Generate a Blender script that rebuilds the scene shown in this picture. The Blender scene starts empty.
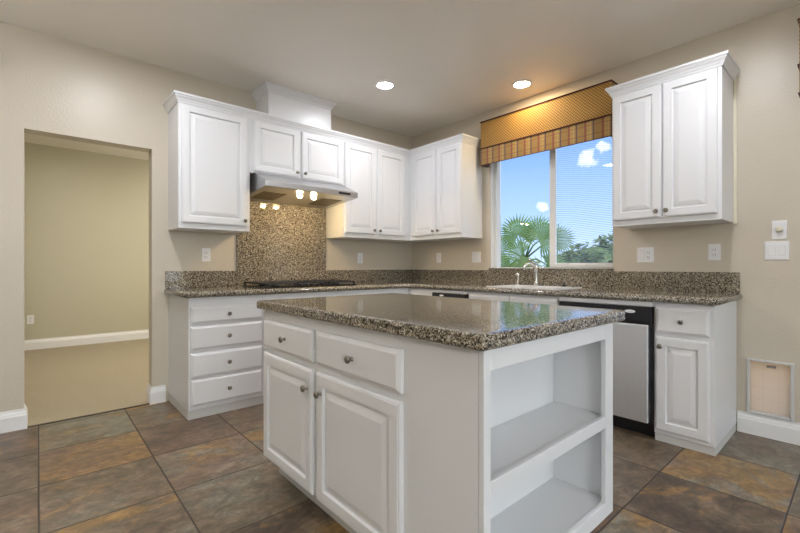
import bpy, bmesh, math, random
from mathutils import Vector, Matrix
C = bpy.context.scene.collection
SC = bpy.context.scene
PI = math.pi
random.seed(7)

# ------------------------------------------------------------------ camera
cam_d = bpy.data.cameras.new('camera'); cam_d.lens = 411.67/800*36; cam_d.sensor_width = 36
cam_d.clip_start = .02; cam_d.clip_end = 300
cam = bpy.data.objects.new('camera', cam_d); C.objects.link(cam)
cam.location = (-3.4989, -3.7585, 1.0912); cam.rotation_euler = (PI/2, 0, -math.radians(41.356))
SC.camera = cam
# ------------------------------------------------------------------ exposure
SC.view_settings.view_transform = 'Standard'; SC.view_settings.look = 'None'
SC.view_settings.gamma = 1; SC.view_settings.use_curve_mapping = False
SC.view_settings.exposure = 0.12
# radiance of the lamps
S_CORNER, S_WINDOW, S_DOORWAY, S_ISLAND, S_BACK_FILL, S_FAR_FILL = 250.0, 190.0, 410.0, 310.0, 60.0, 440.0
S_FILL_GLOBE, S_FILL_TORCH_A, S_FILL_TORCH_B = 60.0, 290.0, 90.0
S_SKY = 1.6
HOODLAMP = 480.0
SKY_FILL = 1.4         # extra brightness added to the unseen southern sky to light the room
# ------------------------------------------------------------------ node helper
class N:
    def __init__(s, tree): s.t = tree; s.n = tree.nodes; s.l = tree.links
    def new(s, typ, **k):
        x = s.n.new(typ)
        for a, b in k.items(): setattr(x, a, b)
        return x
    def put(s, sock, v):
        if hasattr(v, 'is_output'): s.l.new(v, sock)
        else: sock.default_value = v
    def math(s, op, a, b=0.0, c=0.0):
        x = s.new('ShaderNodeMath', operation=op)
        s.put(x.inputs[0], a); s.put(x.inputs[1], b); s.put(x.inputs[2], c)
        return x.outputs[0]
    def mix(s, f, a, b, mode='MIX'):
        x = s.new('ShaderNodeMix', data_type='RGBA', blend_type=mode)
        s.put(x.inputs[0], f); s.put(x.inputs[6], col(a)); s.put(x.inputs[7], col(b))
        return x.outputs[2]
    def coord(s, which='Object'): return s.new('ShaderNodeTexCoord').outputs[which]
    def sep(s, v):
        x = s.new('ShaderNodeSeparateXYZ'); s.put(x.inputs[0], v); return x.outputs
    def comb(s, a, b, c):
        x = s.new('ShaderNodeCombineXYZ'); s.put(x.inputs[0], a); s.put(x.inputs[1], b); s.put(x.inputs[2], c); return x.outputs[0]
    def noise(s, v, scale, detail=3, rough=.5, dist=0.0, out=0):
        x = s.new('ShaderNodeTexNoise'); s.put(x.inputs['Vector'], v)
        x.inputs['Scale'].default_value = scale; x.inputs['Detail'].default_value = detail
        x.inputs['Roughness'].default_value = rough; x.inputs['Distortion'].default_value = dist
        return x.outputs[out]
    def voro(s, v, scale, out='Color', feature='F1'):
        x = s.new('ShaderNodeTexVoronoi', feature=feature); s.put(x.inputs['Vector'], v)
        x.inputs['Scale'].default_value = scale; return x.outputs[out]
    def ramp(s, f, stops, interp='LINEAR'):
        x = s.new('ShaderNodeValToRGB'); s.put(x.inputs[0], f); cr = x.color_ramp; cr.interpolation = interp
        while len(cr.elements) > 1: cr.elements.remove(cr.elements[-1])
        cr.elements[0].position = stops[0][0]; cr.elements[0].color = col(stops[0][1])
        for p, c in stops[1:]:
            e = cr.elements.new(p); e.color = col(c)
        return x.outputs[0]
    def bump(s, h, strength, dist=.01):
        x = s.new('ShaderNodeBump'); s.put(x.inputs['Height'], h)
        x.inputs['Strength'].default_value = strength; x.inputs['Distance'].default_value = dist
        return x.outputs[0]
def col(c):
    if isinstance(c, (tuple, list)): return tuple(c)[:3] + (1.0,)
    if isinstance(c, (int, float)): return (c, c, c, 1.0)
    return c
def srgb(r, g, b):
    f = lambda v: (v/255/12.92) if v/255 <= .04045 else ((v/255+.055)/1.055)**2.4
    return (f(r), f(g), f(b))
def mat(name):
    m = bpy.data.materials.new(name); m.use_nodes = True
    n = N(m.node_tree); b = m.node_tree.nodes['Principled BSDF']
    return m, n, b
def plain(name, c, rough=.5, metal=0.0, bump=0, bscale=300, spec=.5, coat=0, var=0.0):
    m, n, b = mat(name)
    b.inputs['Roughness'].default_value = rough; b.inputs['Metallic'].default_value = metal
    b.inputs['Specular IOR Level'].default_value = spec; b.inputs['Coat Weight'].default_value = coat
    v = n.coord()
    nz = n.noise(v, 2.5, 3)
    n.put(b.inputs['Base Color'], n.mix(nz, tuple(x*(1-var) for x in c), tuple(min(1, x*(1+var)) for x in c)))
    if bump: n.put(b.inputs['Normal'], n.bump(n.noise(v, bscale, 3), bump))
    return m

# ------------------------------------------------------------------ world: blue sky with small clouds
w = bpy.data.worlds.new('sky'); SC.world = w; w.use_nodes = True
n = N(w.node_tree); bg = w.node_tree.nodes['Background']
CLOUDS = [((.8877, .3971, .2331), .022), ((.8947, .3687, .2519), .016), ((.8622, .4876, .1375), .014), ((.80, .55, .30), .03)]
v = n.coord('Generated'); zz = n.sep(v)[2]
sky = n.ramp(zz, [(0, (.50, .62, .84)), (.10, (.34, .49, .82)), (.26, (.19, .34, .77)), (1, (.08, .19, .60))])
cl = n.noise(v, 38, 5, .6)
cm = 0.0
for cd, cr_ in CLOUDS:
    dd = n.new('ShaderNodeVectorMath', operation='DISTANCE'); n.put(dd.inputs[0], v); dd.inputs[1].default_value = cd
    q = n.math('SUBTRACT', n.math('ADD', 1.0, n.math('MULTIPLY', n.math('SUBTRACT', cl, .5), 2.6)), n.math('DIVIDE', dd.outputs['Value'], cr_))
    cm = n.math('MAXIMUM', cm, n.ramp(q, [(.05, 0.0), (.55, 1.0)]))
sky = n.mix(n.math('MULTIPLY', cm, .7), sky, (.92, .92, .95))
yy = n.sep(v)[1]      # unseen southern sky whitened and boosted, added as fill through the glass doors
south_fill = n.math('POWER', n.math('MAXIMUM', n.math('MULTIPLY', yy, -1.0), 0.0), 1.5)
sky = n.mix(n.math('MINIMUM', n.math('MULTIPLY', south_fill, 1.5), 1.0), sky, (.86, .93, 1.0))
n.put(bg.inputs[0], sky); n.put(bg.inputs[1], n.math('MULTIPLY_ADD', south_fill, SKY_FILL, S_SKY))
# ------------------------------------------------------------------ sun (high, from over the roof)
sd = bpy.data.lights.new('sun', 'SUN'); sd.energy = 4.0; sd.angle = .01; sd.color = (1, .93, .82)
sun = bpy.data.objects.new('sun', sd); C.objects.link(sun)
sun.rotation_euler = Vector((.08, .42, -.9)).to_track_quat('-Z', 'Y').to_euler(); sun.location = (0, 0, 12)

# ------------------------------------------------------------------ materials
def wallpaint(name, c):
    m, n, b = mat(name); v = n.coord()
    n.put(b.inputs['Base Color'], n.mix(n.noise(v, 1.3, 2), tuple(x*.97 for x in c), tuple(x*1.03 for x in c)))
    b.inputs['Roughness'].default_value = .34; b.inputs['Specular IOR Level'].default_value = .42
    h = n.noise(v, 70, 2, .5); h = n.ramp(h, [(.42, 0.0), (.6, 1.0)])
    n.put(b.inputs['Normal'], n.bump(h, .12, .004))
    return m
M_WALL = wallpaint('beige_wall_paint', (.60, .545, .45))
M_WALL2 = wallpaint('tan_wall_paint', (.53, .505, .375))
M_CEIL = wallpaint('ceiling_paint', (.88, .84, .77))
M_WHITE = plain('white_cabinet_paint', (.755, .765, .78), .32, bump=.02, bscale=60)
M_TRIM = plain('white_trim_paint', (.84, .84, .835), .35)
M_PLATE = plain('white_plastic', (.83, .83, .84), .3)
M_IVORY = plain('ivory_plastic', (.75, .70, .55), .35)
M_DARK = plain('dark_slot', (.03, .03, .03), .5)
M_KICK2 = plain('greyed_white_paint', (.62, .62, .60), .5)  # greyed white; on kick boards the recess shade is put into the colour
M_KICK = plain('kick_board_paint', (.55, .55, .53), .5)
M_NICKEL = plain('brushed_nickel', (.25, .23, .20), .28, 1.0)
M_CHROME = plain('satin_chrome', (.66, .64, .60), .22, 1.0)
M_BLACK = plain('black_plastic', (.012, .012, .014), .28)
M_IRON = plain('cast_iron', (.014, .014, .015), .5, bump=.3, bscale=200)
M_ENAMEL = plain('black_enamel', (.01, .01, .011), .12)
M_PORC = plain('white_porcelain', (.85, .85, .84), .12)
M_VINYL = plain('white_vinyl', (.80, .81, .80), .35)
M_PIPING = plain('dark_red_piping', (.075, .012, .012), .7)
M_LINING = plain('cream_lining', (.6, .52, .36), .8)
M_GROUND = plain('patio_ground', (.48, .44, .37), .8, var=.15)
M_STUCCO = plain('stucco', (.55, .5, .42), .8)

def steel(name, c, rough, axis):
    m, n, b = mat(name); v = n.coord()
    mp = n.new('ShaderNodeMapping'); n.put(mp.inputs[0], v)
    mp.inputs['Scale'].default_value = (2, 2, 400) if axis == 'z' else (400, 400, 2)
    f = n.noise(mp.outputs[0], 1.0, 2)
    n.put(b.inputs['Base Color'], n.mix(f, tuple(x*.9 for x in c), c))
    b.inputs['Metallic'].default_value = 1; n.put(b.inputs['Roughness'], n.math('MULTIPLY_ADD', f, .12, rough))
    return m
M_STEEL = steel('stainless_steel', (.56, .56, .57), .24, 'z')
M_STEEL2 = steel('stainless_steel_door', (.88, .91, .94), .42, 'x')

def granite():
    m, n, b = mat('speckled_granite'); v = n.coord()
    wob = n.noise(v, 55, 2, out=1)
    vv = n.new('ShaderNodeMixRGB'); vv.inputs[0].default_value = .012; n.put(vv.inputs[1], v); n.put(vv.inputs[2], wob)
    a = n.sep(n.voro(vv.outputs[0], 220))[0]
    big = n.noise(v, 55, 3, .6)
    f = n.math('ADD', n.math('MULTIPLY', a, .75), n.math('MULTIPLY', big, .36))
    c = n.ramp(f, [(.0, (.008, .008, .007)), (.32, (.022, .019, .014)), (.45, (.13, .104, .072)), (.59, (.225, .19, .138)),
                   (.77, (.34, .30, .23)), (.92, (.58, .53, .44))])
    n.put(b.inputs['Base Color'], c)
    b.inputs['Roughness'].default_value = .07; b.inputs['Specular IOR Level'].default_value = .5
    return m
M_GRAN = granite()

def slate():
    m, n, b = mat('slate_floor_tile'); v = n.coord(); x, y, z = n.sep(v)
    P = .4955
    fx = n.math('DIVIDE', n.math('ADD', x, 3.0), P); fy = n.math('DIVIDE', n.math('ADD', y, 1.542), P)
    ix = n.math('FLOOR', fx); iy = n.math('FLOOR', fy)
    rx = n.math('FRACT', fx); ry = n.math('FRACT', fy)
    ex = n.math('MINIMUM', rx, n.math('SUBTRACT', 1.0, rx)); ey = n.math('MINIMUM', ry, n.math('SUBTRACT', 1.0, ry))
    edge = n.math('MINIMUM', ex, ey)
    wn = n.new('ShaderNodeTexWhiteNoise', noise_dimensions='2D'); n.put(wn.inputs['Vector'], n.comb(ix, iy, 0.0))
    r1, r2, r3 = n.sep(wn.outputs['Color'])
    off = n.new('ShaderNodeVectorMath', operation='MULTIPLY_ADD'); n.put(off.inputs[0], wn.outputs['Color'])
    off.inputs[1].default_value = (7, 5, 9); n.put(off.inputs[2], v)
    mp = n.new('ShaderNodeMapping'); n.put(mp.inputs[0], off.outputs[0]); mp.inputs['Scale'].default_value = (1.2, 1.5, 1.0)
    V = mp.outputs[0]
    n1 = n.noise(V, 3.0, 8, .68, .7)
    n2 = n.noise(V, 2.1, 7, .66, 1.1)
    n3 = n.noise(V, 11, 10, .75, .6)
    t = n.math('ADD', n1, n.math('MULTIPLY', n.math('SUBTRACT', r1, .5), .30))
    base = n.ramp(t, [(.30, (.062, .042, .028)), (.42, (.108, .076, .049)), (.52, (.135, .106, .073)), (.62, (.145, .132, .100)), (.76, (.19, .175, .138))])
    rustm = n.ramp(n.math('ADD', n2, n.math('MULTIPLY', n.math('SUBTRACT', r2, .5), .20)), [(.54, 0.0), (.62, 1.0)])
    base = n.mix(n.math('MULTIPLY', rustm, .75), base, (.24, .135, .036))
    pink = n.ramp(n.math('ADD', n.noise(V, 3.1, 4, .6, .3), n.math('MULTIPLY', n.math('SUBTRACT', r3, .5), .3)), [(.52, 0.0), (.68, 1.0)])
    base = n.mix(n.math('MULTIPLY', pink, .55), base, (.140, .080, .053))
    fine = n.ramp(n3, [(.28, .42), (.47, 1.0), (.70, 2.1)])
    base = n.mix(1.0, base, fine, 'MULTIPLY')
    g = n.ramp(edge, [(.0050, 1.0), (.0085, 0.0)])
    n.put(b.inputs['Base Color'], n.mix(g, base, (.055, .045, .036)))
    n.put(b.inputs['Roughness'], n.math('MULTIPLY_ADD', g, .4, n.math('MULTIPLY_ADD', n3, .25, .24)))
    h = n.math('SUBTRACT', n.math('MULTIPLY', n3, .5), n.math('MULTIPLY', g, 1.5))
    n.put(b.inputs['Normal'], n.bump(h, .45, .006))
    return m
M_SLATE = slate()

def carpet():
    m, n, b = mat('beige_carpet'); v = n.coord()
    f = n.noise(v, 70, 4, .75); g = n.noise(v, 3, 3)
    c = n.mix(f, (.22, .175, .10), (.50, .42, .275))
    n.put(b.inputs['Base Color'], n.mix(n.math('MULTIPLY', g, .25), c, (.32, .26, .16)))
    b.inputs['Roughness'].default_value = .95; b.inputs['Sheen Weight'].default_value = .2
    n.put(b.inputs['Normal'], n.bump(f, .8, .01))
    return m
M_CARPET = carpet()

def gold():
    m, n, b = mat('gold_lattice_fabric'); v = n.coord(); x, y, z = n.sep(v)
    P = .026
    a = n.math('FRACT', n.math('DIVIDE', n.math('ADD', y, z), P)); c = n.math('FRACT', n.math('DIVIDE', n.math('SUBTRACT', y, z), P))
    ln = n.math('MINIMUM', n.math('ABSOLUTE', n.math('SUBTRACT', a, .5)), n.math('ABSOLUTE', n.math('SUBTRACT', c, .5)))
    f = n.ramp(ln, [(.08, 1.0), (.17, 0.0)])
    n.put(b.inputs['Base Color'], n.mix(f, (.43, .255, .045), (.10, .042, .012)))
    b.inputs['Roughness'].default_value = .65; b.inputs['Sheen Weight'].default_value = .15
    n.put(b.inputs['Normal'], n.bump(f, .3, .003))
    return m
M_GOLD = gold()
def plaid():
    m, n, b = mat('plaid_fabric'); v = n.coord(); x, y, z = n.sep(v)
    def stripes(t, P, w0, w1):
        f = n.math('FRACT', n.math('DIVIDE', t, P)); return n.ramp(f, [(w0, 1.0), (w1, 0.0)], 'CONSTANT')
    c = n.mix(n.math('MULTIPLY', stripes(y, .14, 0, .5), .55), (.36, .245, .085), (.22, .13, .042))
    c = n.mix(n.math('MULTIPLY', stripes(z, .075, 0, .4), .45), c, (.26, .185, .075))
    c = n.mix(n.math('MULTIPLY', stripes(n.math('ADD', y, .02), .14, 0, .13), .8), c, (.20, .045, .05))
    c = n.mix(n.math('MULTIPLY', stripes(n.math('ADD', y, .083), .14, 0, .10), .75), c, (.07, .05, .09))
    c = n.mix(n.math('MULTIPLY', stripes(n.math('ADD', y, .055), .14, 0, .04), .4), c, (.50, .40, .27))
    c = n.mix(n.math('MULTIPLY', stripes(n.math('ADD', z, .03), .075, 0, .10), .55), c, (.16, .05, .07))
    n.put(b.inputs['Base Color'], c); b.inputs['Roughness'].default_value = .8
    return m
M_PLAID = plaid()

def emit(name, c, s):
    m = bpy.data.materials.new(name); m.use_nodes = True; m.node_tree.nodes.clear(); n = N(m.node_tree)
    e = n.new('ShaderNodeEmission'); e.inputs[0].default_value = col(c); e.inputs[1].default_value = s
    o = n.new('ShaderNodeOutputMaterial'); n.l.new(e.outputs[0], o.inputs[0]); return m
def glass(name, tint=(.97, .99, .98)):
    m = bpy.data.materials.new(name); m.use_nodes = True; m.node_tree.nodes.clear(); n = N(m.node_tree)
    t = n.new('ShaderNodeBsdfTransparent'); t.inputs[0].default_value = col(tint)
    g = n.new('ShaderNodeBsdfGlossy'); g.inputs['Roughness'].default_value = .01
    fr = n.new('ShaderNodeFresnel'); fr.inputs[0].default_value = 1.35
    x = n.new('ShaderNodeMixShader'); n.l.new(n.math('MULTIPLY', fr.outputs[0], .7), x.inputs[0]); n.l.new(t.outputs[0], x.inputs[1]); n.l.new(g.outputs[0], x.inputs[2])
    o = n.new('ShaderNodeOutputMaterial'); n.l.new(x.outputs[0], o.inputs[0]); return m
M_GLASS = glass('window_glass')
def screen():
    m = bpy.data.materials.new('insect_mesh'); m.use_nodes = True; m.node_tree.nodes.clear(); n = N(m.node_tree)
    v = n.coord(); x, y, z = n.sep(v)
    # a faint slack weave: fine pale wires that read as slanting bands
    f = n.math('FRACT', n.math('DIVIDE', n.math('ADD', n.math('ADD', z, n.math('MULTIPLY', y, -.16)), n.math('MULTIPLY', n.noise(v, 2.0, 1), .05)), .019))
    ln = n.ramp(f, [(.0, .17), (.30, .17), (.5, .01), (1.0, .01)])
    t = n.new('ShaderNodeBsdfTransparent'); d = n.new('ShaderNodeBsdfTranslucent'); d.inputs[0].default_value = (.85, .85, .85, 1)
    mx = n.new('ShaderNodeMixShader'); n.l.new(ln, mx.inputs[0]); n.l.new(t.outputs[0], mx.inputs[1]); n.l.new(d.outputs[0], mx.inputs[2])
    o = n.new('ShaderNodeOutputMaterial'); n.l.new(mx.outputs[0], o.inputs[0]); return m
M_SCREEN = screen()
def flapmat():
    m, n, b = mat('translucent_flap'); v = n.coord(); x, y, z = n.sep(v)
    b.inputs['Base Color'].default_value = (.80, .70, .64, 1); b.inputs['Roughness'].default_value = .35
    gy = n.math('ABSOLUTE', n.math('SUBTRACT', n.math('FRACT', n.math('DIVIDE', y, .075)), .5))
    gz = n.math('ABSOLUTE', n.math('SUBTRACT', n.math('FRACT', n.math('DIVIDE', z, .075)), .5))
    f = n.ramp(n.math('MINIMUM', gy, gz), [(.01, 1.0), (.03, 0.0)])  # grid lines: shadow of an outside lattice, painted into the flap colour
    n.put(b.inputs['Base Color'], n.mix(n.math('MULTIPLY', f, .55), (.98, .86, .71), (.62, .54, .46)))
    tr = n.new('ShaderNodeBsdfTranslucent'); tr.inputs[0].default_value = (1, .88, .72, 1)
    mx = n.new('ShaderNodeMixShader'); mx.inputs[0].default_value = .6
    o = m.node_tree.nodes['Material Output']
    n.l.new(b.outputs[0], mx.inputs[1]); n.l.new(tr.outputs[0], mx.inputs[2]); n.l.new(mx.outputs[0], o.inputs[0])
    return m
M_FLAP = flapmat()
def leafmat(name, a, c):
    m, n, b = mat(name); v = n.coord()
    n.put(b.inputs['Base Color'], n.mix(n.noise(v, 6, 3), a, c)); b.inputs['Roughness'].default_value = .5
    tr = n.new('ShaderNodeBsdfTranslucent'); tr.inputs[0].default_value = col(tuple(min(1, x*1.3) for x in c))
    mx = n.new('ShaderNodeMixShader'); mx.inputs[0].default_value = .35
    o = m.node_tree.nodes['Material Output']
    n.l.new(b.outputs[0], mx.inputs[1]); n.l.new(tr.outputs[0], mx.inputs[2]); n.l.new(mx.outputs[0], o.inputs[0])
    return m
M_PALM = leafmat('palm_leaf', (.07, .17, .08), (.22, .36, .12))
M_LEAF = leafmat('tree_leaf', (.04, .10, .035), (.20, .29, .08))
M_LEAF2 = leafmat('shrub_leaf', (.14, .20, .07), (.36, .40, .16))
M_BARK = plain('bark', (.16, .11, .07), .9, bump=.5, bscale=30)

# ------------------------------------------------------------------ mesh builder
ID = lambda u, o, z: (u, o, z)
FA = lambda u, o, z: (u, -o, z)          # facing -y: u runs right (+x), o comes out of the wall
FB = lambda u, o, z: (-o, -u, z)         # facing -x: u runs right (-y)
class MB:
    def __init__(s, f=ID): s.b = bmesh.new(); s.f = f; s.mats = []; s.mi = 0
    def mat(s, m):
        if m not in s.mats: s.mats.append(m)
        s.mi = s.mats.index(m); return s
    def V(s, p): return s.b.verts.new(s.f(*p))
    def face(s, vs, smooth=False):
        try: f = s.b.faces.new(vs)
        except ValueError: return None
        f.smooth = smooth; f.material_index = s.mi; return f
    def box(s, u0, u1, o0, o1, z0, z1, bev=0.0, seg=2):
        P = [(u0, o0, z0), (u1, o0, z0), (u1, o1, z0), (u0, o1, z0), (u0, o0, z1), (u1, o0, z1), (u1, o1, z1), (u0, o1, z1)]
        v = [s.V(p) for p in P]
        fs = [s.face([v[i] for i in q]) for q in ((0, 3, 2, 1), (4, 5, 6, 7), (0, 1, 5, 4), (1, 2, 6, 5), (2, 3, 7, 6), (3, 0, 4, 7))]
        if bev > 0:
            es = list({e for f in fs for e in f.edges})
            bmesh.ops.bevel(s.b, geom=es, offset=bev, segments=seg, profile=.5, affect='EDGES')
        return s
    def loops(s, rings, cap0=True, cap1=True, closed=True, smooth=False):
        R = [[s.V(p) for p in r] for r in rings]; k = len(R[0])
        for a, b in zip(R, R[1:]):
            for i in range(k if closed else k-1):
                j = (i+1) % k; s.face([a[i], a[j], b[j], b[i]], smooth)
        if cap0: s.face(R[0][::-1])
        if cap1: s.face(R[-1])
        return s
    def panel(s, u0, u1, z0, z1, o, steps):
        """front built of nested rectangles; steps = (inset, out)"""
        rings = []
        for ins, d in [(0, 0)] + steps:
            rings.append([(u0+ins, o+d, z0+ins), (u1-ins, o+d, z0+ins), (u1-ins, o+d, z1-ins), (u0+ins, o+d, z1-ins)])
        return s.loops(rings)
    def lathe(s, c, axis, prof, seg=20, smooth=True):
        """prof = (radius, along) along axis 'o','u','z' from c"""
        rings = []
        for r, t in prof:
            ring = []
            for i in range(seg):
                a = 2*PI*i/seg; x, y = r*math.cos(a), r*math.sin(a)
                if axis == 'z': ring.append((c[0]+x, c[1]+y, c[2]+t))
                elif axis == 'o': ring.append((c[0]+x, c[1]+t, c[2]+y))
                else: ring.append((c[0]+t, c[1]+x, c[2]+y))
            rings.append(ring)
        return s.loops(rings, smooth=smooth)
    def tube(s, pts, r, seg=10, smooth=True):
        pts = [Vector(p) for p in pts]; rr = r if isinstance(r, (list, tuple)) else [r]*len(pts); rings = []; up = None
        for i, p in enumerate(pts):
            d = (pts[min(i+1, len(pts)-1)] - pts[max(i-1, 0)]).normalized()
            if up is None: up = Vector((0, 0, 1)) if abs(d.z) < .9 else Vector((1, 0, 0))
            a = d.cross(up).normalized(); up = a.cross(d).normalized()
            rings.append([tuple(p + a*math.cos(2*PI*k/seg)*rr[i] + up*math.sin(2*PI*k/seg)*rr[i]) for k in range(seg)])
        return s.loops(rings, smooth=smooth)
    def sweep(s, path, prof, smooth=False, caps=True):
        """world plan path; profile (off, z) sits to the right of travel, mitred"""
        path = [Vector(p) for p in path]; rings = []
        for i, p in enumerate(path):
            d0 = (p-path[i-1]).normalized() if i else None
            d1 = (path[i+1]-p).normalized() if i < len(path)-1 else None
            d0 = d0 or d1; d1 = d1 or d0
            n0 = Vector((d0.y, -d0.x)); n1 = Vector((d1.y, -d1.x)); m = (n0+n1)
            m = m/(1+n0.dot(n1))
            rings.append([(p.x+m.x*o, p.y+m.y*o, z) for o, z in prof])
        k = len(prof); R = [[s.V(q) for q in r] for r in rings]
        for a, b in zip(R, R[1:]):
            for i in range(k):
                j = (i+1) % k; s.face([a[i], a[j], b[j], b[i]], smooth)
        if caps: s.face(R[0][::-1]); s.face(R[-1])
        return s
    def cells(s, us, vs, inside, w0, w1, mp):
        """solid on a grid with holes; mp(u, v, w) -> builder coordinates"""
        cache = {}
        def vt(i, j, k):
            q = (i, j, k)
            if q not in cache: cache[q] = s.V(mp(us[i], vs[j], (w0, w1)[k]))
            return cache[q]
        nu, nv = len(us)-1, len(vs)-1
        I = [[inside((us[i]+us[i+1])/2, (vs[j]+vs[j+1])/2) for j in range(nv)] for i in range(nu)]
        g = lambda i, j: 0 <= i < nu and 0 <= j < nv and I[i][j]
        for i in range(nu):
            for j in range(nv):
                if not g(i, j): continue
                for k in (0, 1): s.face([vt(i, j, k), vt(i+1, j, k), vt(i+1, j+1, k), vt(i, j+1, k)])
                if not g(i-1, j): s.face([vt(i, j, 0), vt(i, j+1, 0), vt(i, j+1, 1), vt(i, j, 1)])
                if not g(i+1, j): s.face([vt(i+1, j, 0), vt(i+1, j+1, 0), vt(i+1, j+1, 1), vt(i+1, j, 1)])
                if not g(i, j-1): s.face([vt(i, j, 0), vt(i+1, j, 0), vt(i+1, j, 1), vt(i, j, 1)])
                if not g(i, j+1): s.face([vt(i, j+1, 0), vt(i+1, j+1, 0), vt(i+1, j+1, 1), vt(i, j+1, 1)])
        return s
    def build(s, name, m=None, parent=None, recalc=True, origin=None):
        if recalc: bmesh.ops.recalc_face_normals(s.b, faces=s.b.faces)
        if origin is None:
            if parent is not None: origin = ORG.get(parent.name, Vector())
            else:
                xs = [v.co for v in s.b.verts]
                origin = Vector(((min(p.x for p in xs)+max(p.x for p in xs))/2, (min(p.y for p in xs)+max(p.y for p in xs))/2, min(p.z for p in xs)))
        origin = Vector(origin)
        bmesh.ops.translate(s.b, verts=s.b.verts, vec=-origin)
        me = bpy.data.meshes.new(name); s.b.to_mesh(me); s.b.free()
        for q in (s.mats or [m]): me.materials.append(q)
        o = bpy.data.objects.new(name, me); C.objects.link(o); ORG[o.name] = origin
        if parent is not None:
            o.parent = parent; o.location = origin - ORG[parent.name]
        else: o.location = origin
        return o
ORG = {}
def tag(o, label=None, cat=None, group=None, kind=None):
    if label: o['label'] = label
    if cat: o['category'] = cat
    if group: o['group'] = group
    if kind: o['kind'] = kind
    return o
def thing(name, loc, label, cat, group=None):
    o = bpy.data.objects.new(name, None); C.objects.link(o); o.location = loc; o.empty_display_size = .1
    ORG[o.name] = Vector(loc); return tag(o, label, cat, group)
def struct(mb, name, m): return tag(mb.build(name, m, origin=(0, 0, 0)), kind='structure')

# ================================================================== SETTING
H = 2.70; XL = -6.6; YB = -7.0; TA = .13; TB = .16
DL, DR, DH = -3.568, -2.817, 2.023           # doorway in wall A
WY0, WY1, WZ0, WZ1 = 1.20, 2.395, 1.06, 2.38     # window in wall B (u = -y)
PY0, PY1, PZ = 3.62, 5.45, 2.05                  # patio door in wall B
FY0, FY1, FZ0, FZ1 = 3.252, 3.452, .15, .478      # pet door opening
FARY = 3.45
m = MB(); m.box(XL, 0, YB, 0, -.1, 0); struct(m, 'floor', M_SLATE)
m = MB(); m.box(-6.6, 0, .001, FARY, -.1, .004); tag(struct(m, 'floor_carpet', M_CARPET), kind='structure')
m = MB(); m.box(XL-.2, TB, YB-.2, FARY+.2, H, H+.15); struct(m, 'ceiling', M_CEIL)
m = MB(); m.cells([XL, DL, DR, 0], [0, DH, H], lambda u, v: not (DL < u < DR and v < DH), 0, TA, lambda u, v, w: (u, w, v)); struct(m, 'wall_back', M_WALL)
def holeB(u, v):
    return not ((WY0 < u < WY1 and WZ0 < v < WZ1) or (PY0 < u < PY1 and v < PZ) or (FY0 < u < FY1 and FZ0 < v < FZ1))
m = MB(); m.cells([-FARY-.2, WY0, WY1, FY0, FY1, PY0, PY1, -YB], [0, FZ0, FZ1, WZ0, PZ, WZ1, H], holeB, 0, TB, lambda u, v, w: (w, -u, v)); struct(m, 'wall_right', M_WALL)
m = MB(); m.box(XL-.15, XL, YB, FARY, 0, H); struct(m, 'wall_left', M_WALL)
GX0, GX1, GZ = -5.7, -.9, 2.3                     # added glass door, unseen behind the camera, to let daylight in
m = MB(); m.cells([XL-.15, GX0, GX1, TB], [0, GZ, H], lambda u, v: not (GX0 < u < GX1 and v < GZ), YB-.15, YB, lambda u, v, w: (u, w, v)); struct(m, 'wall_front', M_WALL)
m = MB(); m.box(XL, 0, FARY, FARY+.15, 0, H); struct(m, 'wall_far', M_WALL2)
m = MB(); m.box(TB+.3, 9, -7.5, -7.3, -.15, 2.9); struct(m, 'wall_light_blocker', M_STUCCO)  # added wall, out of view, blocks bright sky from reflecting in the splash panel
BB = [(0, 0), (.017, 0), (.017, .092), (.014, .098), (.012, .110), (.006, .120), (.005, .134), (0, .134)]
m = MB(); m.sweep([(XL, 0), (DL, 0), (DL, TA)], BB); struct(m, 'baseboard_left', M_TRIM)
m = MB(); m.sweep([(DR, TA), (DR, 0), (-2.722, 0)], BB); struct(m, 'baseboard_center', M_TRIM)
m = MB(); m.sweep([(0, -3.186), (0, -PY0+.0)], BB); struct(m, 'baseboard_right', M_TRIM)
m = MB(); m.sweep([(XL, FARY), (0, FARY)], [(o, z+.004) for o, z in BB]); struct(m, 'baseboard_far', M_TRIM)
m = MB(); m.box(DL, DR, -.004, .012, 0, .007); struct(m, 'trim_1', plain('carpet_edge_strip', (.10, .075, .05), .6))

# window
wf = thing('window_1', (.09, -1.8, WZ0), None, None); wf['kind'] = 'structure'
m = MB(FB)
fo0, fo1 = -.125, -.055
m.box(WY0, WY0+.035, fo0, fo1, WZ0, WZ1, .004); m.box(WY1-.012, WY1, fo0, fo1, WZ0, WZ1)
m.box(WY0+.035, WY1-.012, fo0, fo1, WZ0, WZ0+.022, .003); m.box(WY0+.035, WY1-.012, fo0, fo1, WZ1-.04, WZ1, .003)
m.build('window_frame', M_VINYL, wf)
m = MB(FB); m.box(WY0+.0005, WY0+.006, -.0545, -.0005, WZ0+.015, WZ1); m.build('jamb_liner', M_VINYL, wf)
m = MB(FB); a, b_ = 1.815, WY1-.012
m.box(a, a+.055, -.085, -.05, WZ0+.024, WZ1-.042, .004); m.box(a+.056, b_, -.085, -.05, WZ0+.024, WZ0+.062, .004)
m.box(a+.056, b_, -.085, -.05, WZ1-.08, WZ1-.042, .004)
m.build('sash', M_VINYL, wf)
m = MB(FB); m.box(a+.057, b_, -.072, -.068, WZ0+.063, WZ1-.081); m.build('pane', M_GLASS, wf)
m = MB(FB); m.box(WY0+.036, a+.02, -.110, -.106, WZ0+.023, WZ1-.041); m.build('pane', M_GLASS, wf)
m = MB(FB); m.box(a+.03, b_, -.1235, -.123, WZ0+.023, WZ1-.041); m.build('insect_screen', M_SCREEN, wf)
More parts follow.
